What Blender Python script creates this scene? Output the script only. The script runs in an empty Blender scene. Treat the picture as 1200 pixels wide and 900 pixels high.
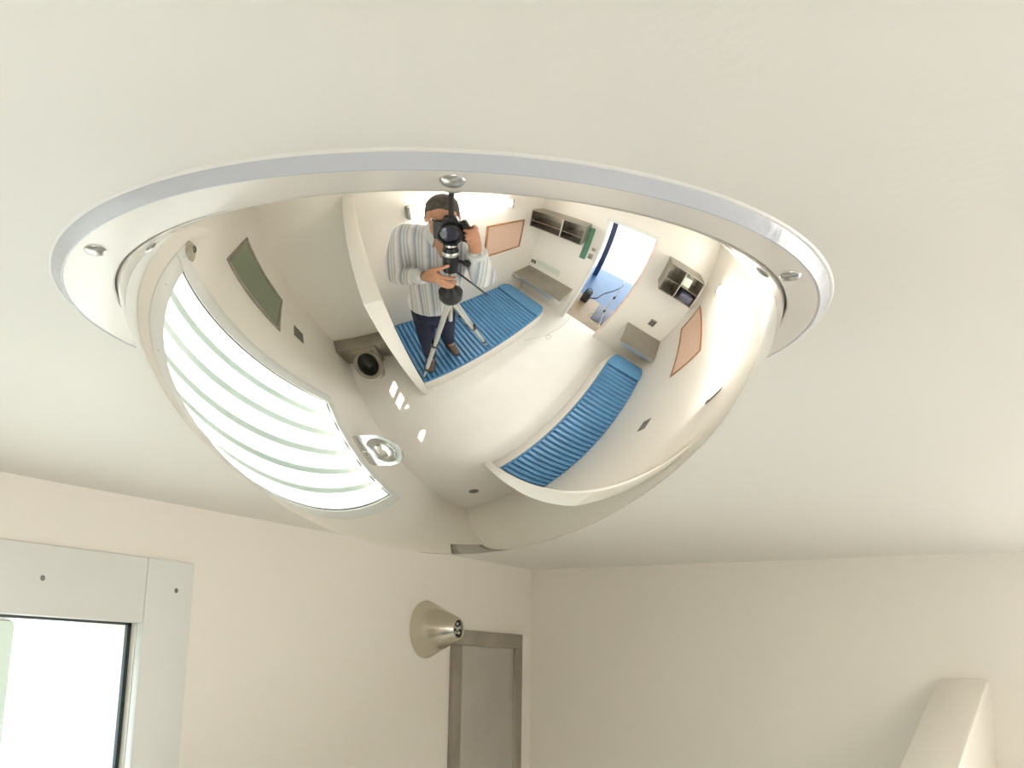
import bpy, bmesh, math, random
from mathutils import Vector, Matrix
random.seed(4)
PI = math.pi
scene = bpy.context.scene
C = scene.collection

# ------------------------------------------------------------------ camera
CAM = Vector((0.40023, -0.61043, 2.34344))
right = Vector((0.86875771, 0.49502144, 0.01462253))
up = Vector((0.10973306, -0.22120491, 0.96903408))
fwd = Vector((-0.48292722, 0.84025125, 0.24649369))
cd = bpy.data.cameras.new('camera')
cam = bpy.data.objects.new('camera', cd)
C.objects.link(cam)
m = Matrix.Identity(4)
for i in range(3):
    m[i][0] = right[i]; m[i][1] = up[i]; m[i][2] = -fwd[i]; m[i][3] = CAM[i]
cam.matrix_world = m
cd.sensor_fit = 'HORIZONTAL'; cd.sensor_width = 36.0
cd.lens = 36.0 * 1384.7 / 1200.0
cd.clip_start = 0.01; cd.clip_end = 200
scene.camera = cam

# ------------------------------------------------------------------ world, sun, portals, exposure
world = bpy.data.worlds.new('sky'); scene.world = world
world.use_nodes = True
bg = world.node_tree.nodes['Background']
bg.inputs[0].default_value = (0.86, 0.95, 1.0, 1)
bg.inputs[1].default_value = 5.0
sun_d = bpy.data.lights.new('sun', 'SUN'); sun_d.energy = 12.0; sun_d.angle = math.radians(0.6)
sun_d.color = (1.0, 0.95, 0.86)
sun = bpy.data.objects.new('sun', sun_d); C.objects.link(sun)
SUN_DIR = Vector((0.43, -0.42, -1.12)).normalized()
sun.rotation_euler = SUN_DIR.to_track_quat('-Z', 'Y').to_euler()
sun.location = (-6, 6, 12)
vs = scene.view_settings
vs.view_transform = 'Standard'; vs.look = 'None'; vs.gamma = 1.0; vs.use_curve_mapping = False
vs.exposure = 0.48
scene.display_settings.display_device = 'sRGB'
scene.cycles.max_bounces = 14; scene.cycles.diffuse_bounces = 8; scene.cycles.glossy_bounces = 8
scene.cycles.transparent_max_bounces = 12
scene.cycles.sample_clamp_indirect = 8.0
scene.cycles.caustics_reflective = True; scene.cycles.blur_glossy = 0.6; scene.cycles.caustics_refractive = False
scene.cycles.use_denoising = True
try: scene.cycles.denoiser = 'OPENIMAGEDENOISE'
except Exception: pass

# ------------------------------------------------------------------ materials
def mat(name, col, rough=0.5, metal=0.0, spec=0.5, bump=0.0, bscale=200.0, var=0.0, vscale=6.0, coat=0.0, aniso=None):
    mt = bpy.data.materials.new(name); mt.use_nodes = True
    nt = mt.node_tree; b = nt.nodes['Principled BSDF']
    b.inputs['Base Color'].default_value = (*col, 1)
    b.inputs['Roughness'].default_value = rough
    b.inputs['Metallic'].default_value = metal
    b.inputs['Specular IOR Level'].default_value = spec
    if coat: b.inputs['Coat Weight'].default_value = coat; b.inputs['Coat Roughness'].default_value = 0.1
    tc = None
    if bump or var:
        tc = nt.nodes.new('ShaderNodeTexCoord')
    if bump:
        mp = nt.nodes.new('ShaderNodeMapping')
        if aniso: mp.inputs['Scale'].default_value = aniso
        nt.links.new(tc.outputs['Object'], mp.inputs['Vector'])
        n = nt.nodes.new('ShaderNodeTexNoise'); n.inputs['Scale'].default_value = bscale; n.inputs['Detail'].default_value = 3
        nt.links.new(mp.outputs['Vector'], n.inputs['Vector'])
        bp = nt.nodes.new('ShaderNodeBump'); bp.inputs['Strength'].default_value = bump; bp.inputs['Distance'].default_value = 0.002
        nt.links.new(n.outputs['Fac'], bp.inputs['Height']); nt.links.new(bp.outputs['Normal'], b.inputs['Normal'])
    if var:
        n2 = nt.nodes.new('ShaderNodeTexNoise'); n2.inputs['Scale'].default_value = vscale; n2.inputs['Detail'].default_value = 4
        nt.links.new(tc.outputs['Object'], n2.inputs['Vector'])
        r = nt.nodes.new('ShaderNodeValToRGB')
        r.color_ramp.elements[0].position = 0.3; r.color_ramp.elements[1].position = 0.7
        r.color_ramp.elements[0].color = (*[c * (1 - var) for c in col], 1)
        r.color_ramp.elements[1].color = (*[min(1, c * (1 + var * .5)) for c in col], 1)
        nt.links.new(n2.outputs['Fac'], r.inputs['Fac']); nt.links.new(r.outputs['Color'], b.inputs['Base Color'])
    return mt
def emis(name, col, s):
    mt = bpy.data.materials.new(name); mt.use_nodes = True
    b = mt.node_tree.nodes['Principled BSDF']
    b.inputs['Base Color'].default_value = (.9, .9, .9, 1); b.inputs['Roughness'].default_value = .4
    b.inputs['Emission Color'].default_value = (*col, 1); b.inputs['Emission Strength'].default_value = s
    return mt
def glass(name):
    mt = bpy.data.materials.new(name); mt.use_nodes = True
    nt = mt.node_tree; nt.nodes.clear()
    out = nt.nodes.new('ShaderNodeOutputMaterial'); mix = nt.nodes.new('ShaderNodeMixShader')
    lw = nt.nodes.new('ShaderNodeLayerWeight'); lw.inputs['Blend'].default_value = .5
    pw = nt.nodes.new('ShaderNodeMath'); pw.operation = 'POWER'; pw.inputs[1].default_value = 5.0
    fr = nt.nodes.new('ShaderNodeMath'); fr.operation = 'MULTIPLY_ADD'; fr.inputs[1].default_value = .9; fr.inputs[2].default_value = .04
    nt.links.new(lw.outputs['Facing'], pw.inputs[0]); nt.links.new(pw.outputs[0], fr.inputs[0])
    t = nt.nodes.new('ShaderNodeBsdfTransparent'); t.inputs[0].default_value = (.975, .985, .98, 1)
    g = nt.nodes.new('ShaderNodeBsdfGlossy'); g.inputs['Roughness'].default_value = 0.02
    nt.links.new(fr.outputs[0], mix.inputs[0]); nt.links.new(t.outputs[0], mix.inputs[1]); nt.links.new(g.outputs[0], mix.inputs[2])
    nt.links.new(mix.outputs[0], out.inputs[0])
    return mt
PAINT = (0.795, 0.755, 0.687)
M = dict(
    wall=mat('cream_wall_paint', PAINT, .38, bump=.10, bscale=260),
    ceil=mat('cream_ceiling_paint', (0.79, 0.77, 0.715), .42, bump=.10, bscale=160),
    floor=mat('glossy_cream_floor', (0.83, 0.805, 0.76), .15, bump=.02, bscale=80, var=.03, vscale=3),
    trim=mat('grey_white_frame_paint', (0.72, 0.73, 0.70), .35, bump=.05, bscale=150),
    mirror=mat('mirror_acrylic', (0.90, 0.895, 0.87), .012, 1.0),
    flange=mat('glossy_cream_flange', (0.76, 0.72, 0.665), .16, 0.0, .5),
    ring=mat('lavender_white_paint', (0.56, 0.585, 0.635), .25, bump=.3, bscale=120),
    caulk=mat('white_caulk', (0.80, 0.80, 0.77), .35, bump=.6, bscale=90),
    screw=mat('screw_steel', (0.55, 0.55, 0.53), .28, 1.0),
    steel=mat('brushed_steel', (0.41, 0.385, 0.335), .34, 1.0, bump=.08, bscale=60, var=.12, vscale=5),
    steel_cone=mat('turned_steel', (0.62, 0.58, 0.48), .22, 1.0, bump=.05, bscale=60, aniso=(1, 1, 12)),
    steel_dark=mat('dull_steel', (0.42, 0.385, 0.33), .42, .8, var=.25, vscale=9),
    steel_panel=mat('satin_steel_panel', (0.56, 0.54, 0.51), .34, .8, var=.12, vscale=7),
    steel_bright=mat('bright_basin_steel', (0.72, 0.72, 0.70), .16, 1.0),
    gasket=mat('dark_gasket', (0.02, 0.035, 0.04), .5),
    bar=mat('pale_green_bar_paint', (0.72, 0.82, 0.76), .5),
    blue=mat('blue_vinyl', (0.095, 0.25, 0.44), .33, bump=.10, bscale=140, var=.10, vscale=4),
    blue_dark=mat('blue_vinyl_seam', (0.015, 0.07, 0.17), .5),
    cork=mat('pink_cork', (0.74, 0.52, 0.40), .85, bump=.3, bscale=300, var=.06, vscale=30),
    wood=mat('brown_wood_frame', (0.36, 0.18, 0.08), .5, var=.2, vscale=20),
    tube=emis('lit_diffuser', (1.0, 0.965, 0.92), 27.0),
    plate=mat('grey_plate', (0.20, 0.20, 0.18), .5, .3),
    pale=mat('pale_green_enamel', (0.62, 0.67, 0.55), .4),
    green=mat('green_panel', (0.10, 0.24, 0.16), .4),
    black=mat('black_plastic', (0.012, 0.012, 0.014), .38, bump=.1, bscale=400),
    blackg=mat('black_rubber', (0.02, 0.02, 0.022), .7),
    alu=mat('silver_aluminium', (0.66, 0.66, 0.64), .3, .9),
    lensg=mat('lens_glass', (0.012, 0.014, 0.035), .03, coat=1.0),
    white=mat('white_plastic', (0.75, 0.75, 0.72), .4),
    skin=mat('skin', (0.52, 0.255, 0.15), .5, bump=.05, bscale=90, var=.08, vscale=25),
    hair=mat('grey_brown_hair', (0.075, 0.06, 0.045), .6, bump=.9, bscale=120, var=.5, vscale=60, aniso=(1, 1, .15)),
    jeans=mat('navy_denim', (0.006, 0.013, 0.045), .8, bump=.3, bscale=300, var=.4, vscale=12),
    leather=mat('brown_leather', (0.13, 0.085, 0.06), .45, var=.3, vscale=15),
    lamp_end=mat('lamp_end_cap', (0.30, 0.29, 0.26), .4, .4),
    tan=mat('tan_corridor_floor', (0.30, 0.21, 0.125), .4, var=.12, vscale=4),
    bluefloor=mat('blue_corridor_floor', (0.04, 0.095, 0.21), .35, var=.1, vscale=4),
    greyfloor=mat('grey_blue_mat', (0.11, 0.115, 0.16), .5, var=.1, vscale=4),
    navy=mat('dark_blue_paint', (0.03, 0.05, 0.13), .4),
    pinkjamb=mat('pinkish_white_frame', (0.78, 0.62, 0.56), .4),
    concrete=mat('pale_concrete', (0.27, 0.27, 0.26), .8, var=.08, vscale=2),
    glass=glass('window_glass'),
)
# striped shirt
def shirt_mat():
    mt = bpy.data.materials.new('striped_shirt_cotton'); mt.use_nodes = True
    nt = mt.node_tree; b = nt.nodes['Principled BSDF']; b.inputs['Roughness'].default_value = .85
    tc = nt.nodes.new('ShaderNodeTexCoord'); sp = nt.nodes.new('ShaderNodeSeparateXYZ')
    nt.links.new(tc.outputs['Object'], sp.inputs[0])
    mul = nt.nodes.new('ShaderNodeMath'); mul.operation = 'MULTIPLY'; mul.inputs[1].default_value = 13.0
    nt.links.new(sp.outputs['X'], mul.inputs[0])
    fr = nt.nodes.new('ShaderNodeMath'); fr.operation = 'FRACT'; nt.links.new(mul.outputs[0], fr.inputs[0])
    r = nt.nodes.new('ShaderNodeValToRGB'); cr = r.color_ramp; cr.interpolation = 'LINEAR'
    W_ = (0.68, 0.68, 0.66, 1); cr.elements[0].position = 0; cr.elements[0].color = W_
    cr.elements[1].position = .30; cr.elements[1].color = (0.27, 0.31, 0.38, 1)
    for pos, col in ((.42, W_), (.55, (0.36, 0.40, 0.42, 1)), (.62, W_), (.78, (0.40, 0.42, 0.46, 1)), (.84, W_)):
        e = cr.elements.new(pos); e.color = col
    nt.links.new(fr.outputs[0], r.inputs['Fac']); nt.links.new(r.outputs['Color'], b.inputs['Base Color'])
    n = nt.nodes.new('ShaderNodeTexNoise'); n.inputs['Scale'].default_value = 9
    nt.links.new(tc.outputs['Object'], n.inputs['Vector'])
    bp = nt.nodes.new('ShaderNodeBump'); bp.inputs['Strength'].default_value = .7; bp.inputs['Distance'].default_value = .03
    nt.links.new(n.outputs['Fac'], bp.inputs['Height']); nt.links.new(bp.outputs['Normal'], b.inputs['Normal'])
    return mt
M['shirt'] = shirt_mat()
M['bowl_dark'] = mat('dark_bowl_steel', (0.10, 0.105, 0.09), .35, .6)  # darker steel tone for the inside of the toilet bowl

# ------------------------------------------------------------------ mesh helpers
def box(bm, lo, hi):
    x0, y0, z0 = lo; x1, y1, z1 = hi
    v = [bm.verts.new(p) for p in ((x0,y0,z0),(x1,y0,z0),(x1,y1,z0),(x0,y1,z0),(x0,y0,z1),(x1,y0,z1),(x1,y1,z1),(x0,y1,z1))]
    for f in ((0,3,2,1),(4,5,6,7),(0,1,5,4),(1,2,6,5),(2,3,7,6),(3,0,4,7)):
        bm.faces.new([v[i] for i in f])
    return v
def rings(bm, rs, close=True, cap=True):
    """loft a list of vertex rings"""
    R = [[bm.verts.new(p) for p in r] for r in rs]
    n = len(R[0])
    for a, b in zip(R[:-1], R[1:]):
        for i in range(n if close else n - 1):
            j = (i + 1) % n
            bm.faces.new((a[i], a[j], b[j], b[i]))
    if cap:
        bm.faces.new(list(reversed(R[0]))); bm.faces.new(R[-1])
def frame_of(d):
    d = Vector(d).normalized()
    a = Vector((0, 0, 1)) if abs(d.z) < .9 else Vector((1, 0, 0))
    u = d.cross(a).normalized(); return u, d.cross(u).normalized()
def tube(bm, pts, rad, n=12, cap=True):
    pts = [Vector(p) for p in pts]
    if not isinstance(rad, (list, tuple)): rad = [rad] * len(pts)
    rs = []
    u0 = None
    for i, p in enumerate(pts):
        d = (pts[min(i + 1, len(pts) - 1)] - pts[max(i - 1, 0)])
        if u0 is None: u, v = frame_of(d)
        else:
            dn = d.normalized(); u = (u0 - dn * u0.dot(dn)).normalized(); v = dn.cross(u)
        u0 = u
        rs.append([p + rad[i] * (math.cos(2*PI*k/n) * u + math.sin(2*PI*k/n) * v) for k in range(n)])
    rings(bm, rs, True, cap)
def capsule(bm, a, b, ra, rb, n=14):
    a, b = Vector(a), Vector(b); d = (b - a).normalized(); pts = []; rad = []
    for t in (75, 50, 25): pts.append(a - d * ra * math.sin(math.radians(t))); rad.append(ra * math.cos(math.radians(t)))
    pts += [a, b]; rad += [ra, rb]
    for t in (25, 50, 75): pts.append(b + d * rb * math.sin(math.radians(t))); rad.append(rb * math.cos(math.radians(t)))
    tube(bm, pts, rad, n)
def chain(bm, pts, rad, n=14):
    for i in range(len(pts) - 1): capsule(bm, pts[i], pts[i + 1], rad[i], rad[i + 1], n)
def ellipsoid(bm, c, r, n=20, mtx=None):
    M4 = Matrix.Translation(c) @ (mtx or Matrix.Identity(4)) @ Matrix.Diagonal((*r, 1))
    bmesh.ops.create_uvsphere(bm, u_segments=n, v_segments=n * 2 // 3, radius=1, matrix=M4)
def lathe(bm, prof, c, axis=(0, 0, 1), n=48, cap0=False, cap1=False):
    c = Vector(c); ax = Vector(axis).normalized(); u, v = frame_of(ax); R = []
    for r, z in prof:
        R.append([bm.verts.new(c + ax * z + r * (math.cos(2*PI*k/n) * u + math.sin(2*PI*k/n) * v)) for k in range(n)])
    for a, b in zip(R[:-1], R[1:]):
        for i in range(n):
            j = (i + 1) % n; bm.faces.new((a[i], a[j], b[j], b[i]))
    if cap0: bm.faces.new(list(reversed(R[0])))
    if cap1: bm.faces.new(R[-1])
def prism(bm, poly, axis, a, b):
    """polygon in the two other axes, extruded along axis from a to b"""
    def P(q, t):
        if axis == 0: return (t, q[0], q[1])
        if axis == 1: return (q[0], t, q[1])
        return (q[0], q[1], t)
    A = [bm.verts.new(P(q, a)) for q in poly]; B = [bm.verts.new(P(q, b)) for q in poly]
    n = len(poly)
    for i in range(n):
        j = (i + 1) % n; bm.faces.new((A[i], A[j], B[j], B[i]))
    bm.faces.new(list(reversed(A))); bm.faces.new(B)
def link(name, me, parent):
    o = bpy.data.objects.new(name, me); C.objects.link(o)
    if parent is not None:
        o.parent = parent
        o.matrix_parent_inverse = PINV[parent.name]
    PINV[o.name] = W_of(o).inverted()
    return o
PINV = {}; WM = {}
def W_of(o):
    w = WM.get(o.name)
    if w is None:
        w = Matrix.LocRotScale(o.location, o.rotation_euler, o.scale) if o.parent is None else Matrix.Identity(4)
        WM[o.name] = w
    return w
def obj(name, bm, m, parent=None, smooth=None, bevel=0.0, seg=2):
    bmesh.ops.recalc_face_normals(bm, faces=bm.faces[:])
    if bevel:
        es = [e for e in bm.edges if len(e.link_faces) == 2 and e.calc_face_angle(0) > .6]
        bmesh.ops.bevel(bm, geom=es, offset=bevel, segments=seg, affect='EDGES', profile=.5)
    me = bpy.data.meshes.new(name); bm.to_mesh(me); bm.free()
    if smooth is not None or bevel:
        for p in me.polygons: p.use_smooth = True
        me.set_sharp_from_angle(angle=math.radians(smooth if smooth else 35))
    me.materials.append(m)
    return link(name, me, parent)
def B(name, lo, hi, m, parent=None, bevel=0.0, smooth=None):
    bm = bmesh.new(); box(bm, lo, hi); return obj(name, bm, m, parent, smooth, bevel)
def boxes(name, L, m, parent=None, bevel=0.0):
    bm = bmesh.new()
    for lo, hi in L: box(bm, lo, hi)
    return obj(name, bm, m, parent, None, bevel)
def struct(o): o['kind'] = 'structure'; return o
def tag(o, label, cat, group=None):
    o['label'] = label; o['category'] = cat
    if group: o['group'] = group
    return o
def thing(name, label, cat, loc, group=None, rotz=0.0):
    o = bpy.data.objects.new(name, None); C.objects.link(o); o.location = loc; o.rotation_euler = (0, 0, rotz)
    o.empty_display_size = .05
    PINV[o.name] = Matrix.Translation(loc).inverted()    # children are given in world space
    if rotz: PINV[o.name] = (Matrix.Translation(loc) @ Matrix.Rotation(rotz, 4, 'Z')).inverted()
    return tag(o, label, cat, group)
def remeshed(name, bm, m, voxel, parent, smooth_it=2):
    """union of overlapping closed shapes as one continuous skin"""
    bmesh.ops.recalc_face_normals(bm, faces=bm.faces[:])
    me = bpy.data.meshes.new(name + '_src'); bm.to_mesh(me); bm.free()
    t = bpy.data.objects.new(name + '_src', me); C.objects.link(t)
    md = t.modifiers.new('r', 'REMESH'); md.mode = 'VOXEL'; md.voxel_size = voxel; md.use_smooth_shade = True
    if smooth_it:
        s = t.modifiers.new('s', 'SMOOTH'); s.factor = .5; s.iterations = smooth_it
    dg = bpy.context.evaluated_depsgraph_get(); dg.update()
    new = bpy.data.meshes.new_from_object(t.evaluated_get(dg)); new.name = name
    bpy.data.objects.remove(t, do_unlink=True); bpy.data.meshes.remove(me)
    new.materials.clear(); new.materials.append(m)
    for p in new.polygons: p.use_smooth = True; p.material_index = 0
    return link(name, new, parent)

# ------------------------------------------------------------------ room dimensions
XL, XD, YF, YR, H = -0.799, 2.504, -1.545, 1.569, 2.576
WY0, WY1, WZ0, WZ1 = -0.515, 0.507, 1.045, 2.414        # window opening
DY0, DY1, DZ1 = -0.47, 0.315, 2.12                      # doorway
T = 0.12

# ------------------------------------------------------------------ structure
struct(B('floor', (XL - T, YF - T, -0.1), (XD + T, YR + T, 0), M['floor']))
struct(B('ceiling', (XL - T, YF - T, H), (XD + T, YR + T, H + 0.1), M['ceil']))
struct(boxes('wall_left', [((XL - T, YF - T, 0), (XL, WY0, H)), ((XL - T, WY1, 0), (XL, YR + T, H)),
                           ((XL - T, WY0, 0), (XL, WY1, WZ0)), ((XL - T, WY0, WZ1), (XL, WY1, H))], M['wall']))
struct(B('wall_back', (XL, YR, 0), (XD, YR + T, H), M['wall']))
struct(B('wall_front', (XL, YF - T, 0), (XD, YF, H), M['wall']))
struct(boxes('wall_right', [((XD, YF - T, 0), (XD + T, DY0, H)), ((XD, DY1, 0), (XD + T, YR + T, H)),
                            ((XD, DY0, DZ1), (XD + T, DY1, H))], M['wall']))
# partitions with a sloping top edge
def partition(name, y_wall, y_front, x0=0.003, x1=0.085, zw=2.365, zf=2.03):
    s = 1 if y_wall > 0 else -1
    poly = [(y_wall, 0), (y_front, 0), (y_front, zf), (y_wall - s * .02, zw), (y_wall, zw - .012)]
    bm = bmesh.new(); prism(bm, poly, 0, x0, x1)
    return struct(obj(name, bm, M['wall'], None, None, .006))
partition('wall_partition_back', YR, 0.655)
partition('wall_partition_front', YF, -0.625)

# window: frame boards, gasket, pane, screws
w = bpy.data.objects.new('window_1', None); C.objects.link(w); w.location = (XL, 0, WZ0)
w['kind'] = 'structure'; w['label'] = 'white framed barred window in the left wall'
PINV[w.name] = Matrix.Translation(w.location).inverted()
fw, pr = 0.084, 0.012
B('frame_board', (XL, WY1, WZ0 - fw), (XL + pr, WY1 + fw, WZ1 + fw), M['trim'], w, .002)
B('frame_board', (XL, WY0 - fw, WZ0 - fw), (XL + pr, WY0, WZ1 + fw), M['trim'], w, .002)
B('frame_board', (XL, WY0 + .0006, WZ1), (XL + pr, WY1 - .0006, WZ1 + fw), M['trim'], w, .002)
B('frame_board', (XL, WY0 + .0006, WZ0 - fw), (XL + pr, WY1 - .0006, WZ0), M['trim'], w, .002)
gx = XL - .013
boxes('gasket', [((gx - .001, WY0, WZ0), (gx + .004, WY0 + .006, WZ1)), ((gx - .001, WY1 - .006, WZ0), (gx + .004, WY1, WZ1)),
                 ((gx - .001, WY0, WZ0), (gx + .004, WY1, WZ0 + .008)), ((gx - .001, WY0, WZ1 - .003), (gx + .004, WY1, WZ1))], M['gasket'], w)
B('pane', (gx - .003, WY0 + .003, WZ0 + .002), (gx + .003, WY1 - .003, WZ1 - .001), M['glass'], w)
for yy, zz in [(.56, 2.459), (.344, 2.458), (0.0, 2.458), (-.344, 2.458), (-.56, 2.459), (.56, 1.75), (-.56, 1.75), (.56, 1.0), (-.56, 1.0), (0, 1.0)]:
    bm = bmesh.new(); lathe(bm, [(.0035, 0), (.003, .0008), (.0008, .0010)], (XL + pr, yy, zz), (1, 0, 0), 10, False, True)
    obj('frame_screw', bm, M['plate'], w, 30)
for k, yb in enumerate((-.375, -.19, -.005, .18, .365)):
    b = B('window_bar', (XL - T + .004, yb - .027, WZ0 + .001), (XL - T + .034, yb + .027, WZ1 - .001), M['bar'], w, .006)
B('window_bar_rail', (XL - T - .04, WY0 - .02, WZ0 - .06), (XL - T - .002, WY1 + .02, WZ0 - .03), M['bar'], w)
# unseen eave added outside, sized to trim the sun patch on the floor
struct(B('added_sun_eave', (-1.41, -3, 3.0), (XL - T - .02, 3, 3.06), M['concrete']))
struct(B('wall_outside_top', (XL - T - .0195, -3, 2.6), (XL - T, 3, 3.06), M['concrete']))
# doorway trim
d1 = bpy.data.objects.new('door_1', None); C.objects.link(d1); d1.location = (XD, 0, 0); d1['kind'] = 'structure'
d1['label'] = 'open doorway with pale frame in the right wall'
PINV[d1.name] = Matrix.Translation(d1.location).inverted()
B('jamb', (XD - .012, DY0 - .035, 0), (XD + T, DY0 + .012, DZ1 - .012), M['trim'], d1, .003)
B('jamb', (XD - .012, DY1 - .02, 0), (XD + T, DY1 + .012, DZ1 - .012), M['pinkjamb'], d1, .003)
B('door_head', (XD - .012, DY0 - .035, DZ1 - .012), (XD + T, DY1 + .012, DZ1 + .04), M['trim'], d1, .003)
# corridor
CX = 4.95
struct(B('floor_corridor', (XD + T, -1.3, -0.1), (3.42, 1.6, 0), M['tan']))
struct(B('floor_corridor_blue', (3.42, -1.3, -0.1), (CX, 1.6, 0), M['bluefloor']))
struct(B('ceiling_corridor', (XD + T, -1.3, 2.45), (CX, 1.6, 2.55), M['ceil']))
struct(B('wall_corridor_left', (XD + T, -1.4, 0), (CX, -1.3, 2.55), M['wall']))
struct(B('wall_corridor_right', (XD + T, 1.6, 0), (CX, 1.7, 2.55), M['wall']))
struct(B('ground_outside', (CX, -12, -0.35), (30, 12, -0.2), M['concrete']))
struct(B('ground_outside_left', (-30, -12, -0.35), (XL - T - .01, 12, -0.2), M['concrete']))
tag(B('corridor_mat', (2.86, 0.02, 0.0), (3.42, 1.1, 0.012), M['greyfloor'], None, .004), 'grey blue mat on the tan floor just outside the doorway', 'mat')
tag(B('corridor_post', (4.42, -0.66, 0.0), (4.56, -0.52, 2.45), M['navy'], None, .01), 'dark blue post standing at the left of the bright corridor end', 'post')

# ------------------------------------------------------------------ dome mirror
dm = thing('dome_mirror', 'large shiny convex dome mirror mounted on the ceiling', 'mirror', (0, 0, H))
DX, DYo, ZS, RS = 0.0049, 0.0021, 0.0340, 0.19791
def rho(ph): return RS * (1 - .05982 * math.cos(2*ph) + .01523 * math.cos(4*ph) - .00234 * math.cos(6*ph))
prof = []
ph = 0.0
NPH = 140
for i in range(NPH + 1):
    ph = math.radians(88) * i / NPH
    r, z = rho(ph) * math.sin(ph), ZS - rho(ph) * math.cos(ph)
    if z > -0.0008: break
    prof.append((r, z))
bm = bmesh.new()
apex = bm.verts.new((DX, DYo, H + prof[0][1])); NS = 240
R = [[bm.verts.new((DX + r * math.cos(2*PI*k/NS), DYo + r * math.sin(2*PI*k/NS), H + z)) for k in range(NS)] for r, z in prof[1:]]
for k in range(NS): bm.faces.new((apex, R[0][(k + 1) % NS], R[0][k]))
for a, b in zip(R[:-1], R[1:]):
    for k in range(NS):
        j = (k + 1) % NS; bm.faces.new((a[k], a[j], b[j], b[k]))
obj('dome', bm, M['mirror'], dm, 80)
tf, R0, R1, R2 = 0.0067, 0.2400, 0.2336, 0.2096
bm = bmesh.new(); N = 192; RH = .2086
def ringat(r, z, ox=0.0, oy=0.0): return [(ox + r * math.cos(2*PI*k/N), oy + r * math.sin(2*PI*k/N), H + z) for k in range(N)]
rings(bm, [ringat(R1 - .0012, -.0005), ringat(R1 - .0012, -tf), ringat(RH + .001, -tf, DX, DYo), ringat(RH, -tf + .001, DX, DYo), ringat(RH, -.0005, DX, DYo)], True, False)
obj('flange', bm, M['flange'], dm, 30)
bm = bmesh.new()
lathe(bm, [(R0, 0), (R0 - .001, -.002), (R1 + .0008, -tf + .0006), (R1, -tf - .0003), (R1 - .0011, -tf - .0002), (R1 - .0011, -.0005)], (0, 0, H), n=160)
obj('trim_ring', bm, M['ring'], dm, 40)
bm = bmesh.new()
lathe(bm, [(R0 + .0018, 0), (R0 + .0013, -.0008), (R0 + .0004, -.0012), (R0 - .0008, -.0010)], (0, 0, H), n=160)
obj('caulk_bead', bm, M['caulk'], dm, 60)
for k in range(6):
    a = math.radians(-116.5 + 60 * k)
    bm = bmesh.new()
    lathe(bm, [(.0062, 0), (.0061, .0004), (.0050, .0017), (.0028, .0024), (.0006, .0026)], (.222 * math.cos(a), .222 * math.sin(a), H - tf), (0, 0, -1), 28, False, True)
    obj('screw', bm, M['screw'], dm, 50)

# ------------------------------------------------------------------ left wall fittings
def cone(y, z, label):
    t = thing('cone_nozzle', label, 'nozzle', (XL, y, z), 'cone nozzles high on the window wall')
    bm = bmesh.new(); lathe(bm, [(.050, 0), (.0505, .003), (.0195, .069), (.0180, .0705), (.0155, .0700), (.0145, .066)], (XL, y, z), (1, 0, 0), 48)
    obj('cone_shell', bm, M['steel_cone'], t, 40)
    bm = bmesh.new(); lathe(bm, [(.0146, .060), (.0146, .0655)], (XL, y, z), (1, 0, 0), 24, True, True)
    obj('nozzle_core', bm, M['black'], t, 40)
    for k in range(5):
        a = 2*PI*k/5 + .3
        bm = bmesh.new(); ellipsoid(bm, Vector((XL + .0665, y + .0085 * math.cos(a), z + .0085 * math.sin(a))), (.0028, .0030, .0030), 10)
        obj('nozzle_jet', bm, M['screw'], t, 60)
    bm = bmesh.new(); ellipsoid(bm, Vector((XL + .067, y, z)), (.003, .0036, .0036), 10); obj('nozzle_jet', bm, M['screw'], t, 60)
cone(1.180, 2.437, 'brushed steel cone nozzle on the wall seen directly below the dome mirror')
cone(-0.625, 2.452, 'small steel cone nozzle reflected at the upper left of the dome, above the window')
def wall_mirror(y0, y1, z0, z1, label, pm):
    t = thing('steel_wall_mirror', label, 'panel', (XL, (y0 + y1) / 2, z0), 'framed steel panels on the window wall')
    f = .028
    B('frame_rail', (XL, y0, z1 - f), (XL + .010, y1, z1), M['steel_dark'], t, .001)
    B('frame_rail', (XL, y0, z0), (XL + .010, y1, z0 + f), M['steel_dark'], t, .001)
    B('frame_stile', (XL, y0, z0 + f), (XL + .010, y0 + f, z1 - f), M['steel_dark'], t, .001)
    B('frame_stile', (XL, y1 - f, z0 + f), (XL + .010, y1, z1 - f), M['steel_dark'], t, .001)
    B('mirror_plate', (XL, y0 + f, z0 + f), (XL + .005, y1 - f, z1 - f), pm, t)
wall_mirror(1.263, 1.518, 1.80, 2.441, 'narrow framed dull steel panel beside the wall corner under the cone nozzle', M['steel_panel'])
M['green_glass'] = mat('grey_green_panel', (0.27, 0.31, 0.22), .22, .3)
wall_mirror(-1.26, -0.91, 1.57, 2.245, 'grey green framed panel reflected at the upper left of the dome', M['green_glass'])
def plate(name, lo, hi, label, m='plate'):
    return tag(B(name, lo, hi, M[m], None, .002), label, 'wall plate', 'small wall plates')
plate('wall_plate', (XL, -1.135, 1.215), (XL + .006, -1.025, 1.365), 'small grey square plate on the wall below the grey green panel')
plate('wall_plate', (0.78, YR - .006, 1.16), (0.90, YR, 1.26), 'small grey plate on the back wall above the mattress reflected at right')

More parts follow.
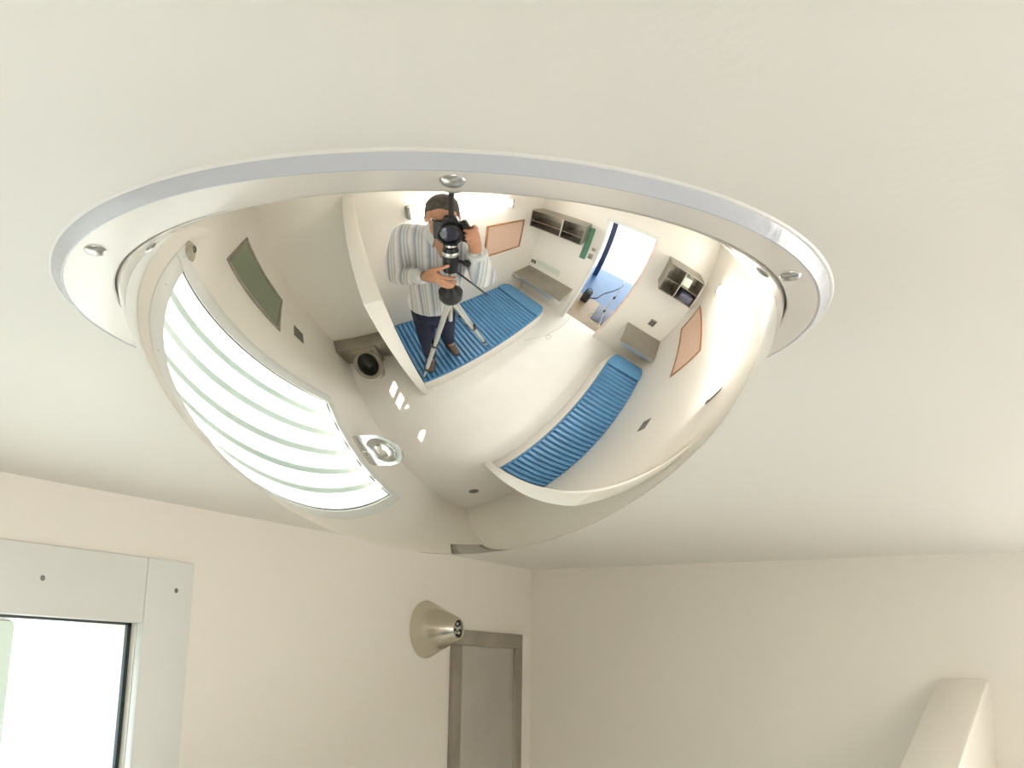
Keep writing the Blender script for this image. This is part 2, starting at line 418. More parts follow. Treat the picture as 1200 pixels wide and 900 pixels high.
# sink
t = thing('wash_basin', 'shiny steel wash basin on the wall below the window', 'sink', (XL, -.035, .80))
sy0, sy1, sx1, sz = -0.205, 0.135, -0.43, 0.885
cy = (sy0 + sy1) / 2
def dshape(x0, x1, y0, y1, n=14):
    r = (y1 - y0) / 2; c = (y0 + y1) / 2; L = [(x0, y0)]
    xr = x1 - r
    for k in range(n + 1):
        a = -PI/2 + PI * k / n; L.append((xr + r * math.cos(a), c + r * math.sin(a)))
    L.append((x0, y1)); return L
bm = bmesh.new()
outer = dshape(XL, sx1, sy0, sy1); cx = XL + .205
def oval(rx, ry, n): return [(cx + rx * math.cos(2*PI*k/n), cy + ry * math.sin(2*PI*k/n)) for k in range(n)]
NO = 48
# outline resampled by angle so that rim and basin loft cleanly
def by_angle(poly, n):
    out = []
    for k in range(n):
        a = 2*PI*k/n; d = (math.cos(a), math.sin(a)); best = None
        for i in range(len(poly)):
            p, q = poly[i], poly[(i + 1) % len(poly)]
            ex, ey = q[0] - p[0], q[1] - p[1]; den = d[0] * ey - d[1] * ex
            if abs(den) < 1e-12: continue
            tt = ((p[0] - cx) * ey - (p[1] - cy) * ex) / den; s = ((p[0] - cx) * d[1] - (p[1] - cy) * d[0]) / den
            if tt > 0 and -1e-6 <= s <= 1 + 1e-6 and (best is None or tt > best): best = tt
        out.append((cx + d[0] * best, cy + d[1] * best))
    return out
oo = by_angle(outer, NO)
def sc(poly, f): return [(cx + (x - cx) * f, cy + (y - cy) * f) for x, y in poly]
lo = [(max(x, XL), y) for x, y in sc(oo, .70)]
rs = [[(x, y, sz - .16) for x, y in lo], [(x, y, sz - .05) for x, y in oo], [(x, y, sz) for x, y in oo],
      [(x, y, sz) for x, y in oval(.128, .135, NO)], [(x, y, sz - .012) for x, y in oval(.120, .127, NO)], [(x, y, sz - .075) for x, y in oval(.095, .100, NO)],
      [(x, y, sz - .105) for x, y in oval(.05, .052, NO)], [(x, y, sz - .108) for x, y in oval(.016, .016, NO)]]
rings(bm, rs, True, True)
obj('basin', bm, M['steel_bright'], t, 40)
bm = bmesh.new(); lathe(bm, [(.016, 0), (.012, .002), (.003, .003)], (cx, cy, sz - .108), (0, 0, 1), 20, False, True); obj('plug_hole', bm, M['plate'], t, 40)
bm = bmesh.new(); lathe(bm, [(.011, 0), (.011, .012), (.008, .016)], (XL + .045, cy + .06, sz), (0, 0, 1), 16, False, True); obj('tap_button', bm, M['screw'], t, 40)
bm = bmesh.new(); tube(bm, [(XL + .04, cy, sz), (XL + .04, cy, sz + .045), (XL + .06, cy, sz + .065), (XL + .10, cy, sz + .055)], .008, 12); obj('spout', bm, M['screw'], t, 40)

# toilet
t = thing('steel_toilet', 'steel toilet with open dark bowl behind the front partition', 'toilet', (-.42, -1.3, 0))
B('cabinet', (XL + .002, YF + .001, 0), (-0.003, -1.36, .42), M['steel'], t, .006)
tcx, tcy = -.42, -1.11
bm = bmesh.new(); n = 40
def tov(rx, ry, z, y=tcy): return [(tcx + rx * math.cos(2*PI*k/n), y + ry * math.sin(2*PI*k/n), z) for k in range(n)]
rings(bm, [tov(.11, .12, 0, tcy - .06), tov(.11, .13, .2, tcy - .05), tov(.175, .195, .36), tov(.185, .205, .40), tov(.180, .20, .42), tov(.132, .162, .42), tov(.129, .159, .41), tov(.10, .12, .19)], True, True)
obj('bowl', bm, M['steel'], t, 50)
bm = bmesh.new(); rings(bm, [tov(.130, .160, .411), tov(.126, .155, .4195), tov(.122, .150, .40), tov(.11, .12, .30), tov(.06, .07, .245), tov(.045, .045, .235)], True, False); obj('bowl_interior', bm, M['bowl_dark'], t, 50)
B('bowl_neck', (-.60, -1.365, .02), (-.24, -1.29, .418), M['steel'], t, .012)
bm = bmesh.new(); lathe(bm, [(.047, 0), (.02, .001)], (tcx, tcy, .232), (0, 0, 1), 24, False, True); obj('drain_opening', bm, M['black'], t, 40)
# drain
t = thing('floor_drain', 'round dark drain in the floor near the wall corner', 'drain', (-.419, 1.151, 0))
bm = bmesh.new(); lathe(bm, [(.058, 0), (.058, .003), (.050, .004)], (-.419, 1.151, 0), (0, 0, 1), 32, False, False); obj('drain_rim', bm, M['steel_dark'], t, 40)
bm = bmesh.new(); lathe(bm, [(.050, .0005), (.050, .003)], (-.419, 1.151, 0), (0, 0, 1), 32, True, True); obj('drain_grate', bm, M['plate'], t, 40)

# ------------------------------------------------------------------ beds
def bed(side, yf, yw, x0, x1, lab_b, lab_m):
    y0, y1 = sorted((yf, yw)); zt, zb = .47, .37
    g = 'bed plinths along the side walls'
    tag(B('bed_plinth', (x0, y0, 0), (x1, y1, zb), M['wall'], None, .006), lab_b, 'bed', g)
    t = thing('ribbed_mattress', lab_m, 'mattress', ((x0 + x1) / 2, (y0 + y1) / 2, zb), 'blue ribbed mattresses')
    xp = x1 - .21
    N = 29; pitch = (xp - .018 - x0) / N; prof = [(x0, zb), (xp - .018, zb)]
    top = []
    for i in range(N):
        a = x0 + i * pitch
        for f, hz in ((.0, -.030), (.10, -.013), (.28, 0), (.72, 0), (.90, -.013)):
            top.append((a + f * pitch, zt + hz))
    top.append((xp - .018, zt - .014))
    prof += list(reversed(top))
    e = .004
    bm = bmesh.new(); prism(bm, prof, 1, y0 + e, y1 - e)
    obj('ribbed_pad', bm, M['blue'], t, 50)
    bm = bmesh.new()
    fr = y0 if side < 0 else y0
    c = .085
    fr_c = [(xp, y0 + e), (x1 - c, y0 + e), (x1 - .02, y0 + .05), (x1, y0 + .10), (x1, y1 - .10), (x1 - .02, y1 - .05), (x1 - c, y1 - e), (xp, y1 - e)]
    prism(bm, fr_c, 2, zb, zt + .018)
    obj('pillow_section', bm, M['blue'], t, 45, .016, 3)
    B('seam', (xp - .018, y0 + .008, zb), (xp, y1 - .008, zt - .035), M['blue_dark'], t)
    # edge piping along the front edge
    yy = y1 if side < 0 else y0
    bm = bmesh.new(); tube(bm, [(x0 + .01, yy, zt - .03), (xp - .02, yy, zt - .03)], .008, 8); obj('piping', bm, M['blue'], t, 50)
bed(-1, -0.685, YF + .002, 0.09, 1.985, 'cream bed plinth under the mattress the photographer stands on', 'blue ribbed mattress the photographer and tripod stand on')
bed(1, 0.735, YR - .002, 0.09, 2.03, 'cream bed plinth along the wall below the lower pinboard reflection', 'empty blue ribbed mattress reflected at the lower right of the dome')

# ------------------------------------------------------------------ desks
def desk(y0, y1, px, lab):
    t = thing('steel_desk', lab, 'desk', (2.29, (y0 + y1) / 2, .6), 'steel wall desks')
    B('desk_top', (2.075, y0, .668), (XD, y1, .682), M['steel'], t, .003)
    B('front_lip', (2.066, y0, .625), (2.0745, y1, .683), M['alu'], t, .002)
    ys = y1 if px > 0 else y0
    poly = [(2.085, .624), (2.085, .667), (XD, .667), (XD, .36)]
    bm = bmesh.new(); prism(bm, poly, 1, ys - .010 if px > 0 else ys, ys if px > 0 else ys + .010); obj('side_bracket', bm, M['alu'], t, None, .002)
    yo = y0 + .05 if px > 0 else y1 - .06
    bm = bmesh.new(); prism(bm, poly, 1, yo, yo + .010); obj('side_bracket', bm, M['alu'], t, None, .002)
desk(YF + .003, -0.585, 1, 'steel wall desk at the far end of the mattress with the photographer')
desk(0.645, YR - .003, -1, 'steel wall desk at the far end of the empty mattress')

# ------------------------------------------------------------------ shelves
def shelf(y0, y1, z0, z1, yd, sh, lab, low=None):
    t = thing('steel_wall_shelf', lab, 'shelf', (2.36, (y0 + y1) / 2, z0), 'open steel wall shelves'); x0 = 2.21; th = .012
    B('bottom_board', (x0, y0, z0), (XD, y1, z0 + th), M['steel_dark'], t)
    B('side_board', (x0, y0, z0 + th), (XD, y0 + th, z1 - th), M['steel'], t)
    B('side_board', (x0, y1 - th, z0 + th), (XD, y1, z1 - th), M['steel'], t)
    B('top_board', (x0, min(yd), z1 - th), (XD, max(yd), z1), M['steel'], t)
    B('back_board', (XD - .008, y0 + th, z0 + th), (XD, y1 - th, z1 - th), M['steel_dark'], t)
    dv = sh[0]
    B('divider', (x0 - .004, dv - .011, z0 + th), (XD - .009, dv + .011, z1 - th), M['steel'], t)
    B('middle_board', (x0 - .002, sh[1], sh[3] - .006), (XD - .009, dv - .012, sh[3] + .006), M['steel'], t)
    B('middle_board', (x0 - .002, dv + .012, sh[3] - .006), (XD - .009, sh[2], sh[3] + .006), M['steel'], t)
    B('edge_strip', (x0 - .012, dv - .009, z0), (x0 - .0045, dv + .009, z1), M['alu'], t)
shelf(YF + .003, -0.705, 1.655, 1.965, (YF + .003, -0.705), (-1.03, YF + .015, -0.717, 1.775), 'open steel wall shelf above the desk near the photographer')
shelf(0.60, 1.34, 1.585, 1.985, (0.60, 1.34), (0.90, 0.612, 1.328, 1.78), 'open steel wall shelf right of the doorway in the dome reflection')
# a few folded things on the shelves
tag(B('folded_blanket', (2.24, 1.02, 1.598), (2.46, 1.32, 1.70), M['greyfloor'], None, .02), 'folded grey blanket in the lower bay of the right shelf', 'blanket')
tag(B('paper_box', (2.25, 0.93, 1.787), (2.45, 1.10, 1.91), M['pale'], None, .004), 'pale box in the upper bay of the right shelf', 'box')

# ------------------------------------------------------------------ pinboards and lights
def pinboard(x0, x1, z0, z1, yw, s, lab):
    t = thing('pinboard', lab, 'pinboard', ((x0 + x1) / 2, yw, z0), 'wood framed pink pinboards'); f = .022
    def yb(a, b): return tuple(sorted((yw - s * a, yw - s * b)))
    a, b = yb(0, .010); B('cork_sheet', (x0 + f, a, z0 + f), (x1 - f, b, z1 - f), M['cork'], t)
    a, b = yb(0, .020)
    B('frame_rail', (x0, a, z1 - f), (x1, b, z1), M['wood'], t, .002); B('frame_rail', (x0, a, z0), (x1, b, z0 + f), M['wood'], t, .002)
    B('frame_stile', (x0, a, z0 + f), (x0 + f, b, z1 - f), M['wood'], t, .002); B('frame_stile', (x1 - f, a, z0 + f), (x1, b, z1 - f), M['wood'], t, .002)
pinboard(1.385, 2.05, 1.28, 1.80, YF, -1, 'pink wood framed pinboard on the wall behind the photographer')
pinboard(1.41, 2.25, 1.235, 1.695, YR, 1, 'pink wood framed pinboard above the empty mattress at the right of the dome')
def lamp(x0, x1, z, yw, s, lab):
    t = thing('fluorescent_lamp', lab, 'lamp', ((x0 + x1) / 2, yw, z), 'fluorescent wall lamps')
    hh = .062; dep = .075
    def yb(a, b): return tuple(sorted((yw - s * a, yw - s * b)))
    a, b = yb(0, .022); B('back_plate', (x0, a, z - hh), (x1, b, z + hh), M['white'], t, .002)
    bm = bmesh.new(); N = 12
    poly = [(yw - s * (.022 + (dep - .022) * math.sin(PI * k / N)), z - hh * .95 * math.cos(PI * k / N)) for k in range(N + 1)]
    prism(bm, poly, 0, x0 + .02, x1 - .02); obj('diffuser', bm, M['tube'], t, 40)
    a, b = yb(.0, dep + .004)
    B('end_cap', (x0 - .006, a, z - hh - .003), (x0 + .0195, b, z + hh + .003), M['lamp_end'], t, .003)
    B('end_cap', (x1 - .0195, a, z - hh - .003), (x1 + .006, b, z + hh + .003), M['lamp_end'], t, .003)
lamp(0.50, 1.70, 2.12, YF, -1, 'lit fluorescent wall lamp behind the photographer')
lamp(0.54, 1.98, 2.11, YR, 1, 'lit fluorescent wall lamp at the right edge of the dome reflection')

# ------------------------------------------------------------------ right wall fittings
t = thing('heater_grille', 'pale green framed vent panel on the wall above the steel desk', 'vent', (XD, -1.16, .76))
boxes('vent_frame', [((XD - .012, -1.44, .75), (XD, -.90, .775)), ((XD - .012, -1.44, .905), (XD, -.90, .93)), ((XD - .012, -1.44, .775), (XD, -1.415, .905)), ((XD - .012, -.925, .775), (XD, -.90, .905))], M['white'], t)
B('vent_panel', (XD - .006, -1.414, .776), (XD, -.926, .904), M['pale'], t)
def outlet(y, z, lab, s=.075):
    t = thing('socket_box', lab, 'socket', (XD, y, z), 'grey wall sockets')
    B('socket_plate', (XD - .018, y - s, z - s * .8), (XD, y + s, z + s * .8), M['steel_dark'], t, .004)
    for dy in (-.032, .032):
        for dz in (-.022, .022):
            B('socket_hole', (XD - .0195, y + dy - .016, z + dz - .012), (XD - .0175, y + dy + .016, z + dz + .012), M['black'], t)
outlet(1.06, .905, 'grey four hole wall socket above the desk of the empty bed')
outlet(-1.47, .82, 'dark grey wall socket in the corner above the desk beside the photographer', .045)
tag(B('green_panel', (XD - .01, -0.735, 1.325), (XD, -0.635, 1.90), M['green'], None, .002), 'narrow upright green panel on the wall beside the doorway', 'panel')
tag(B('switch_plate', (XD - .012, -.605, 1.38), (XD, -.535, 1.47), M['steel_dark'], None, .002), 'larger grey switch plate, the lower of two beside the green panel', 'switch', 'switch plates beside the doorway')
tag(B('switch_plate', (XD - .012, -.590, 1.53), (XD, -.530, 1.58), M['steel_dark'], None, .002), 'smaller grey switch plate, the upper of two beside the green panel', 'switch', 'switch plates beside the doorway')

# ------------------------------------------------------------------ corridor things
t = thing('camera_bag', 'small black bag with a handle on the corridor floor', 'bag', (3.25, -.37, 0))
B('bag_body', (3.16, -.46, 0), (3.34, -.28, .26), M['blackg'], t, .03)
bm = bmesh.new(); tube(bm, [(3.25, -.44, .25), (3.25, -.42, .33), (3.25, -.37, .36), (3.25, -.32, .33), (3.25, -.30, .25)], .010, 8); obj('bag_handle', bm, M['blackg'], t, 50)
def cable(name, pts, r, m, label, cat):
    cu = bpy.data.curves.new(name, 'CURVE'); cu.dimensions = '3D'; cu.bevel_depth = r; cu.bevel_resolution = 2
    sp = cu.splines.new('NURBS'); sp.points.add(len(pts) - 1); sp.use_endpoint_u = True; sp.order_u = 4; sp.resolution_u = 8
    for q, p in zip(sp.points, pts): q.co = (*p, 1)
    o = bpy.data.objects.new(name, cu)
    C.objects.link(o); dg = bpy.context.evaluated_depsgraph_get(); dg.update()
    me = bpy.data.meshes.new_from_object(o.evaluated_get(dg)); bpy.data.objects.remove(o, do_unlink=True)
    me.materials.clear(); me.materials.append(m)
    for p in me.polygons: p.use_smooth = True
    o = bpy.data.objects.new(name, me); C.objects.link(o)
    return tag(o, label, cat)
cable('power_cable', [(3.33, -.33, .01), (3.45, -.25, .01), (3.5, -.12, .01), (3.7, -.1, .01), (3.9, -.02, .01), (4.2, .2, .01), (4.6, .35, .01)], .009, M['blackg'], 'black cable running from the bag along the corridor floor', 'cable')
cable('thin_cord', [(2.62, -.34, .006), (2.41, -.322, .006), (2.2, -.33, .006), (2.05, -.40, .006), (1.92, -.42, .006), (1.88, -.34, .006), (1.97, -.31, .006), (2.0, -.38, .006), (1.9, -.44, .006), (1.8, -.50, .006), (1.6, -.60, .006)], 0.0022, M['lamp_end'], 'thin looped cord lying on the cream floor before the doorway', 'cord')
t = thing('light_stand', 'thin pale light stand with black knobs in the corridor', 'stand', (2.93, .17, .012))
bm = bmesh.new(); tube(bm, [(2.93, .17, .03), (2.93, .17, 1.05)], .011, 10); obj('pole', bm, M['alu'], t, 50)
for z in (.28, .66):
    bm = bmesh.new(); lathe(bm, [(.0112, -.03), (.022, -.03), (.022, .03), (.0112, .03)], (2.93, .17, z), n=16); obj('knob', bm, M['black'], t, 40)
for k in range(3):
    a = 2*PI*k/3 + .5
    bm = bmesh.new(); tube(bm, [(2.93, .17, .28), (2.93 + .22 * math.cos(a), .17 + .22 * math.sin(a), .02)], .008, 8); obj('leg', bm, M['alu'], t, 50)

# ------------------------------------------------------------------ photographer frame: X = image right, Y = away from the dome, Z up
XAX = Vector((.8363, .5483, 0)); YAX = Vector((.5483, -.8363, 0)); ORG = Vector((CAM.x, CAM.y, 0))
# (X, -Y) is right handed: rotate local frame with x = XAX, y = -YAX
ROTZ = math.atan2(XAX.y, XAX.x)
LM = Matrix.Translation(ORG) @ Matrix.Rotation(ROTZ, 4, 'Z')
def P(x, y, z): return Vector((x, -y, z))       # local coordinates of the empties below
def lthing(name, label, cat):
    o = bpy.data.objects.new(name, None); C.objects.link(o); o.matrix_world = LM; o.empty_display_size = .05
    PINV[o.name] = Matrix.Identity(4)
    return tag(o, label, cat)

# camera on tripod ---------------------------------------------------
CXc, CZc = -.028, 2.276
t = lthing('photo_camera', 'black photo camera in front of the photographer on the tripod', 'camera')
bm = bmesh.new(); box(bm, P(CXc - .070, .125, CZc - .058), P(CXc + .070, .085, CZc + .038)); obj('camera_body', bm, M['black'], t, None, .008)
bm = bmesh.new(); prism(bm, [(CXc - .038, CZc + .033), (CXc + .038, CZc + .033), (CXc + .024, CZc + .066), (CXc - .024, CZc + .066)], 1, -.125, -.07); obj('prism_hump', bm, M['black'], t, None, .006)
bm = bmesh.new(); box(bm, P(CXc + .045, .125, CZc - .058), P(CXc + .074, .062, CZc + .032)); obj('grip', bm, M['blackg'], t, None, .010)
bm = bmesh.new(); lathe(bm, [(.042, -.085), (.042, -.07), (.044, -.068), (.044, -.050), (.046, -.048), (.046, -.034), (.049, -.032), (.049, -.024), (.043, -.023), (.040, -.03)], P(CXc, 0, CZc - .005), (0, 1, 0), 40); obj('lens_barrel', bm, M['black'], t, 40)
bm = bmesh.new(); lathe(bm, [(.040, -.034), (.026, -.030), (.010, -.0285), (.001, -.028)], P(CXc, 0, CZc - .005), (0, 1, 0), 32, False, True); obj('front_glass', bm, M['lensg'], t, 60)
bm = bmesh.new(); lathe(bm, [(.010, 0), (.010, .012), (.008, .014)], P(CXc + .055, .10, CZc + .034), (0, 0, 1), 16, False, True); obj('dial', bm, M['black'], t, 40)
bm = bmesh.new(); tube(bm, [P(CXc + .002, .10, CZc + .06), P(CXc + .002, .095, CZc + .10), P(CXc, .11, CZc + .15), P(CXc, .15, CZc + .175), P(CXc, .2, CZc + .17)], .011, 8); obj('strap', bm, M['blackg'], t, 50)

# tripod -------------------------------------------------------------
t = lthing('tripod', 'silver and black camera tripod standing on the mattress', 'tripod')
AX, AY = -.026, .085
bm = bmesh.new(); box(bm, P(AX - .03, AY + .03, 2.200), P(AX + .03, AY - .03, 2.2175)); obj('quick_plate', bm, M['black'], t, None, .004)
bm = bmesh.new(); lathe(bm, [(.014, 2.175), (.024, 2.185), (.022, 2.1995)], P(AX, AY, 0), n=20, cap0=True, cap1=True); obj('ball_neck', bm, M['alu'], t, 40)
bm = bmesh.new(); lathe(bm, [(.022, 2.02), (.034, 2.03), (.037, 2.15), (.030, 2.18), (.016, 2.19)], P(AX, AY, 0), n=24, cap0=True, cap1=True); obj('head_housing', bm, M['black'], t, 40)
bm = bmesh.new(); lathe(bm, [(.0372, 2.135), (.0385, 2.138), (.0380, 2.155), (.036, 2.158)], P(AX, AY, 0), n=24); obj('head_band', bm, M['alu'], t, 40)
bm = bmesh.new(); tube(bm, [P(AX + .02, AY, 2.10), P(AX + .065, AY - .005, 2.085)], .010, 10); tube(bm, [P(AX + .06, AY - .005, 2.087), P(AX + .085, AY - .006, 2.078)], .018, 12); obj('clamp_knob', bm, M['black'], t, 40)
bm = bmesh.new(); tube(bm, [P(AX, AY, 1.56), P(AX, AY, 2.04)], .013, 14); obj('center_column', bm, M['alu'], t, 50)
bm = bmesh.new(); lathe(bm, [(.030, 1.775), (.050, 1.79), (.062, 1.815), (.062, 1.865), (.045, 1.885), (.022, 1.91)], P(AX, AY, 0), n=24, cap0=True, cap1=True); obj('shoulder_block', bm, M['black'], t, 40)
feetL = [(-.275, .19), (.41, .26), (.06, .66)]
def to_local(x, y):
    r = Vector((x, y, 0)) - ORG; return r.dot(XAX), r.dot(YAX)
feetW = [to_local(.125, -.735), to_local(.93, -.735), to_local(.92, -1.12)]
for fx, fy in feetW:
    top = P(AX, AY, 1.81); foot = P(fx, fy, .478)
    dr = (foot - top); a = top + dr * .03; b = top + dr * .40; c_ = top + dr * .80; u, v = frame_of(dr)
    bm = bmesh.new()
    for s in (-1, 1): tube(bm, [a + u * .015 * s, b + u * .015 * s], .0150, 10)
    lg = obj('leg', bm, M['alu'], t, 50)
    bm = bmesh.new(); tube(bm, [b - dr.normalized() * .02, b + dr.normalized() * .035], .029, 10); obj('leg_clamp', bm, M['black'], lg, 40)
    bm = bmesh.new(); tube(bm, [b, c_], .0185, 10); obj('middle_section', bm, M['alu'], lg, 50)
    bm = bmesh.new(); tube(bm, [c_ - dr.normalized() * .02, c_ + dr.normalized() * .03], .025, 10); obj('leg_clamp', bm, M['black'], lg, 40)
    bm = bmesh.new(); tube(bm, [c_, foot + Vector((0, 0, .02))], .011, 10); obj('lower_section', bm, M['alu'], lg, 50)
    bm = bmesh.new(); tube(bm, [foot + Vector((0, 0, .03)), foot], .013, 10); obj('foot', bm, M['blackg'], lg, 50)
bm = bmesh.new(); tube(bm, [P(AX + .01, AY + .02, 2.02), P(AX + .14, AY + .14, 1.78), P(AX + .25, AY + .24, 1.57)], .006, 8); obj('pan_handle', bm, M['black'], t, 50)

# person -------------------------------------------------------------
t = lthing('person', 'person in a striped shirt and dark jeans photographing from the mattress', 'person')
HD = P(-.072, .210, 2.300)
SHL, ELL, WRL = P(-.275, .29, 2.12), P(-.335, .20, 1.865), P(-.165, .115, 1.945)
SHR, ELR, WRR = P(.055, .34, 2.07), P(.140, .150, 1.93), P(.082, .100, 2.155)
HPL, KNL, ANL, TOL = P(-.245, .30, 1.40), P(-.25, .235, .97), P(-.245, .215, .555), P(-.235, .09, .50)
HPR, KNR, ANR, TOR = P(-.095, .31, 1.40), P(-.075, .345, .97), P(-.065, .435, .555), P(.005, .325, .50)
bm = bmesh.new()
# head
ellipsoid(bm, HD + Vector((0, 0, .02)), (.074, .092, .098), 24)
ellipsoid(bm, HD + P(0, -.030, -.055), (.055, .058, .065), 20)
ellipsoid(bm, HD + P(0, -.098, -.012), (.014, .018, .024), 12)          # nose
ellipsoid(bm, HD + P(0, -.082, -.062), (.024, .012, .009), 12)          # lips
for s in (-1, 1):
    ellipsoid(bm, HD + P(.076 * s, .012, -.012), (.010, .020, .032), 12)   # ears
    ellipsoid(bm, HD + P(.03 * s, -.083, .030), (.020, .010, .007), 12)    # brow
chain(bm, [HD + P(0, .03, -.05), P(-.07, .275, 2.15)], [.058, .064])
# torso and limbs
chain(bm, [P(-.07, .285, 2.12), P(-.09, .29, 1.95), P(-.13, .29, 1.72), P(-.17, .295, 1.48)], [.11, .125, .12, .12])
chain(bm, [P(-.07, .285, 2.14), SHL, ELL, WRL], [.07, .055, .042, .028]); chain(bm, [P(-.07, .285, 2.14), SHR, ELR, WRR], [.07, .055, .042, .028])
chain(bm, [P(-.17, .295, 1.46), HPL, KNL, ANL], [.11, .085, .055, .04]); chain(bm, [P(-.17, .295, 1.46), HPR, KNR, ANR], [.11, .085, .055, .04])
chain(bm, [ANL, TOL], [.04, .028]); chain(bm, [ANR, TOR], [.04, .028])
# left hand round the tripod head
col = P(AX, AY, 0)
pal = P(-.105, .085, 1.985)
chain(bm, [WRL, P(-.125, .095, 1.965), P(-.095, .078, 1.995)], [.027, .030, .027], 12)
chain(bm, [P(-.13, .10, 1.985), P(-.098, .082, 2.02)], [.022, .022], 10)
chain(bm, [P(-.13, .095, 1.945), P(-.092, .078, 1.965)], [.022, .021], 10)
for i, (z0, z1, reach) in enumerate(((2.022, 2.012, .030), (2.000, 1.985, .036), (1.978, 1.962, .032), (1.957, 1.945, .022))):
    chain(bm, [P(-.092, .072, z0), P(-.068, .044, z0 - .004), P(-.036, .036, z1), P(-.036 + reach, .048, z1 - .004)], [.0105, .0098, .0090, .0078], 10)
chain(bm, [P(-.125, .09, 2.005), P(-.095, .062, 2.045), P(-.058, .050, 2.07), P(-.035, .046, 2.088)], [.014, .0115, .0105, .009], 10)
# right hand on the camera grip
GX = CXc + .066
chain(bm, [WRR, P(GX + .036, .095, 2.198), P(GX + .028, .105, 2.242)], [.027, .030, .028], 12)
chain(bm, [P(GX + .035, .10, 2.207), P(GX + .026, .112, 2.267)], [.024, .022], 10)
for i, z0 in enumerate((2.290, 2.269, 2.248, 2.228)):
    r = .0098 - .0006 * (i == 3)
    chain(bm, [P(GX + .030, .105, z0), P(GX + .036, .070, z0 + .002), P(GX + .018, .048, z0), P(GX - .010 + .004 * i, .052, z0 - .002)], [r + .0008, r, r - .0006, r - .0016], 10)
chain(bm, [P(GX + .022, .125, 2.255), P(GX + .010, .140, 2.270), P(GX - .018, .142, 2.284)], [.013, .0115, .0095], 10)
body = remeshed('body', bm, M['skin'], .0045, t, 2)
# shirt
bm = bmesh.new()
def trunk(bm, secs, n=28):
    rings(bm, [[P(cx_, cy_, z) + Vector((rx * math.cos(2*PI*k/n), ry * math.sin(2*PI*k/n), 0)) for k in range(n)] for cx_, cy_, z, rx, ry in secs], True, True)
trunk(bm, [(-.178, .295, 1.475, .178, .135), (-.172, .295, 1.53, .175, .135), (-.15, .292, 1.62, .166, .13), (-.122, .288, 1.80, .165, .135), (-.108, .290, 1.96, .178, .135), (-.104, .295, 2.08, .180, .12), (-.092, .290, 2.155, .150, .10), (-.07, .283, 2.205, .095, .078), (-.07, .28, 2.225, .075, .07)])
chain(bm, [P(-.10, .285, 2.10), SHL + Vector((0, 0, .005)), P(-.33, .235, 1.97), ELL, P(-.245, .15, 1.905), P(-.185, .123, 1.935)], [.10, .085, .072, .068, .055, .046], 18)
chain(bm, [P(-.05, .30, 2.08), SHR + Vector((0, 0, .005)), P(.11, .245, 1.99), ELR, P(.115, .12, 2.03), P(.092, .105, 2.115)], [.095, .078, .070, .068, .056, .048], 18)
shirt = remeshed('shirt', bm, M['shirt'], .007, t, 3)
# collar and cuffs
bm = bmesh.new(); n = 28
cr = []
for k in range(n + 1):
    a = PI/2 + .5 + (2*PI - 1.0) * k / n          # open at the front (local +y points to the dome)
    ca, sa = math.cos(a), math.sin(a); drop = .085 * max(0, sa) ** 2
    base = P(-.07, .275, 2.20)
    cr.append([base + Vector((.074 * ca, .070 * sa + .02 * max(0, sa), .000 - drop)), base + Vector((.066 * ca, .063 * sa + .02 * max(0, sa), .045 - drop * .8)),
               base + Vector((.098 * ca, .092 * sa + .03 * max(0, sa), .004 - drop * 1.2)), base + Vector((.092 * ca, .086 * sa + .03 * max(0, sa), -.004 - drop * 1.2))])
rings(bm, cr, True, True)
M['shirt_plain'] = mat('shirt_collar_cotton', (0.60, 0.62, 0.62), .85)
obj('collar', bm, M['shirt_plain'], t, 50)
for a, b, in ((P(-.205, .133, 1.925), P(-.168, .117, 1.944)), (P(.098, .110, 2.09), P(.087, .102, 2.143))):
    bm = bmesh.new(); d = b - a; tube(bm, [a, a + d * .05, b - d * .05, b], [.044, .049, .047, .042], 20); obj('cuff', bm, M['shirt_plain'], t, 40)
bm = bmesh.new(); tube(bm, [P(-.161, .113, 1.948), P(-.150, .108, 1.953)], .0315, 18); obj('wristwatch', bm, M['steel_dark'], t, 40)
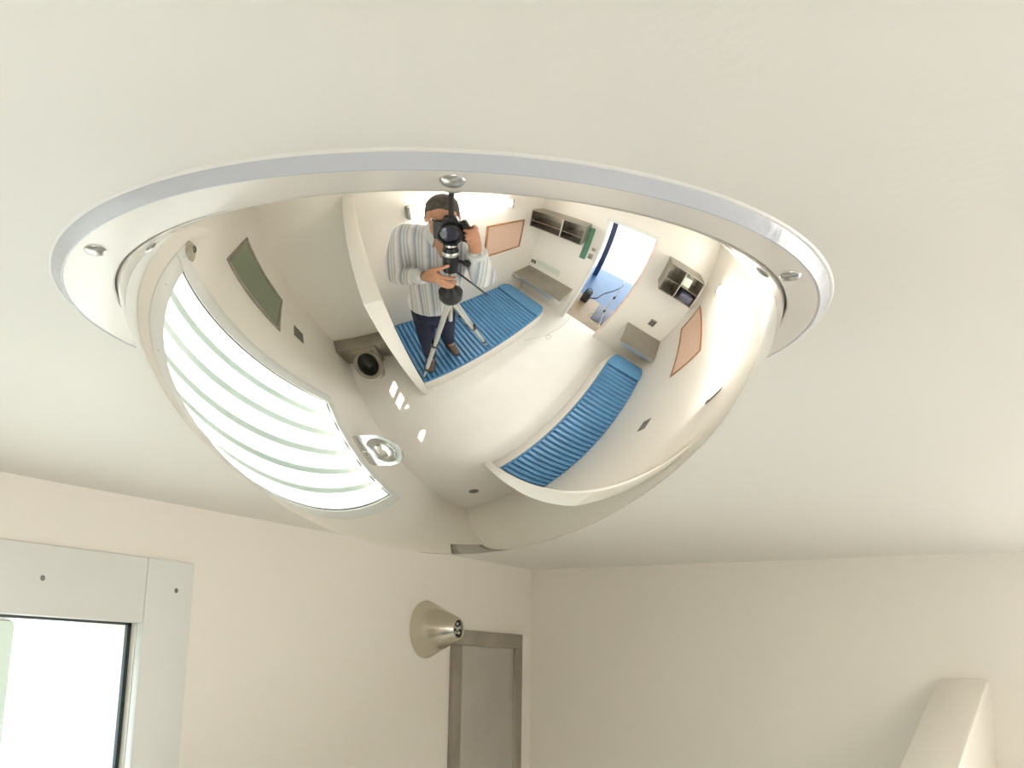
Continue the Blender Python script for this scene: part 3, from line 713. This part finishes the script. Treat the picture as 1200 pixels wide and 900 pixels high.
# jeans
bm = bmesh.new()
trunk(bm, [(-.175, .295, 1.33, .165, .125), (-.175, .295, 1.42, .165, .122), (-.172, .295, 1.50, .155, .115)])
chain(bm, [P(-.215, .297, 1.40), HPL + Vector((0, 0, -.06)), KNL, P(-.247, .222, .78), ANL + Vector((0, 0, .03))], [.10, .098, .076, .068, .066], 18)
chain(bm, [P(-.130, .297, 1.40), HPR + Vector((0, 0, -.06)), KNR, P(-.070, .385, .78), ANR + Vector((0, 0, .03))], [.10, .098, .076, .068, .066], 18)
remeshed('jeans', bm, M['jeans'], .008, t, 3)
# shoes
for an, to in ((ANL, TOL), (ANR, TOR)):
    bm = bmesh.new(); d = Vector((to.x - an.x, to.y - an.y, 0)).normalized(); h0 = Vector((an.x, an.y, .5175)) - d * .03; z = Vector((0, 0, 1))
    capsule(bm, h0, h0 + d * .06, .044, .046); capsule(bm, h0 + d * .06, h0 + d * .19 - z * .006, .046, .038); capsule(bm, h0, Vector((an.x, an.y, .60)), .044, .05)
    sh = remeshed('shoe', bm, M['leather'], .006, t, 2)
    bm = bmesh.new(); pts = []; sd = d.cross(z)
    outl = [h0 + d * (.08 + .155 * math.cos(2*PI*k/24)) + sd * (.046 * math.sin(2*PI*k/24)) for k in range(24)]
    rings(bm, [[Vector((q.x, q.y, .4705)) for q in outl], [Vector((q.x, q.y, .486)) for q in outl]], True, True); obj('sole', bm, M['blackg'], sh, 40)
# hair, eyes
bm = bmesh.new()
ellipsoid(bm, HD + P(0, .012, .034), (.082, .098, .098), 24)
for v in list(bm.verts):
    q = v.co - HD
    if (q.y > .045 and q.z < .048) or q.z < -.045 + max(0, q.y) * 1.0: v.co = HD + q * .80
hr = remeshed('hair', bm, M['hair'], .005, t, 1)
for s in (-1, 1):
    bm = bmesh.new(); ellipsoid(bm, HD + P(.03 * s, -.083, .012), (.012, .008, .007), 12); obj('eye', bm, M['white'], t, 60)
    bm = bmesh.new(); ellipsoid(bm, HD + P(.03 * s, -.089, .012), (.0055, .004, .0055), 10); obj('iris', bm, M['black'], t, 60)

print('objects', len(bpy.data.objects), 'tris', sum(len(o.data.polygons) * 2 for o in bpy.data.objects if o.type == 'MESH'))
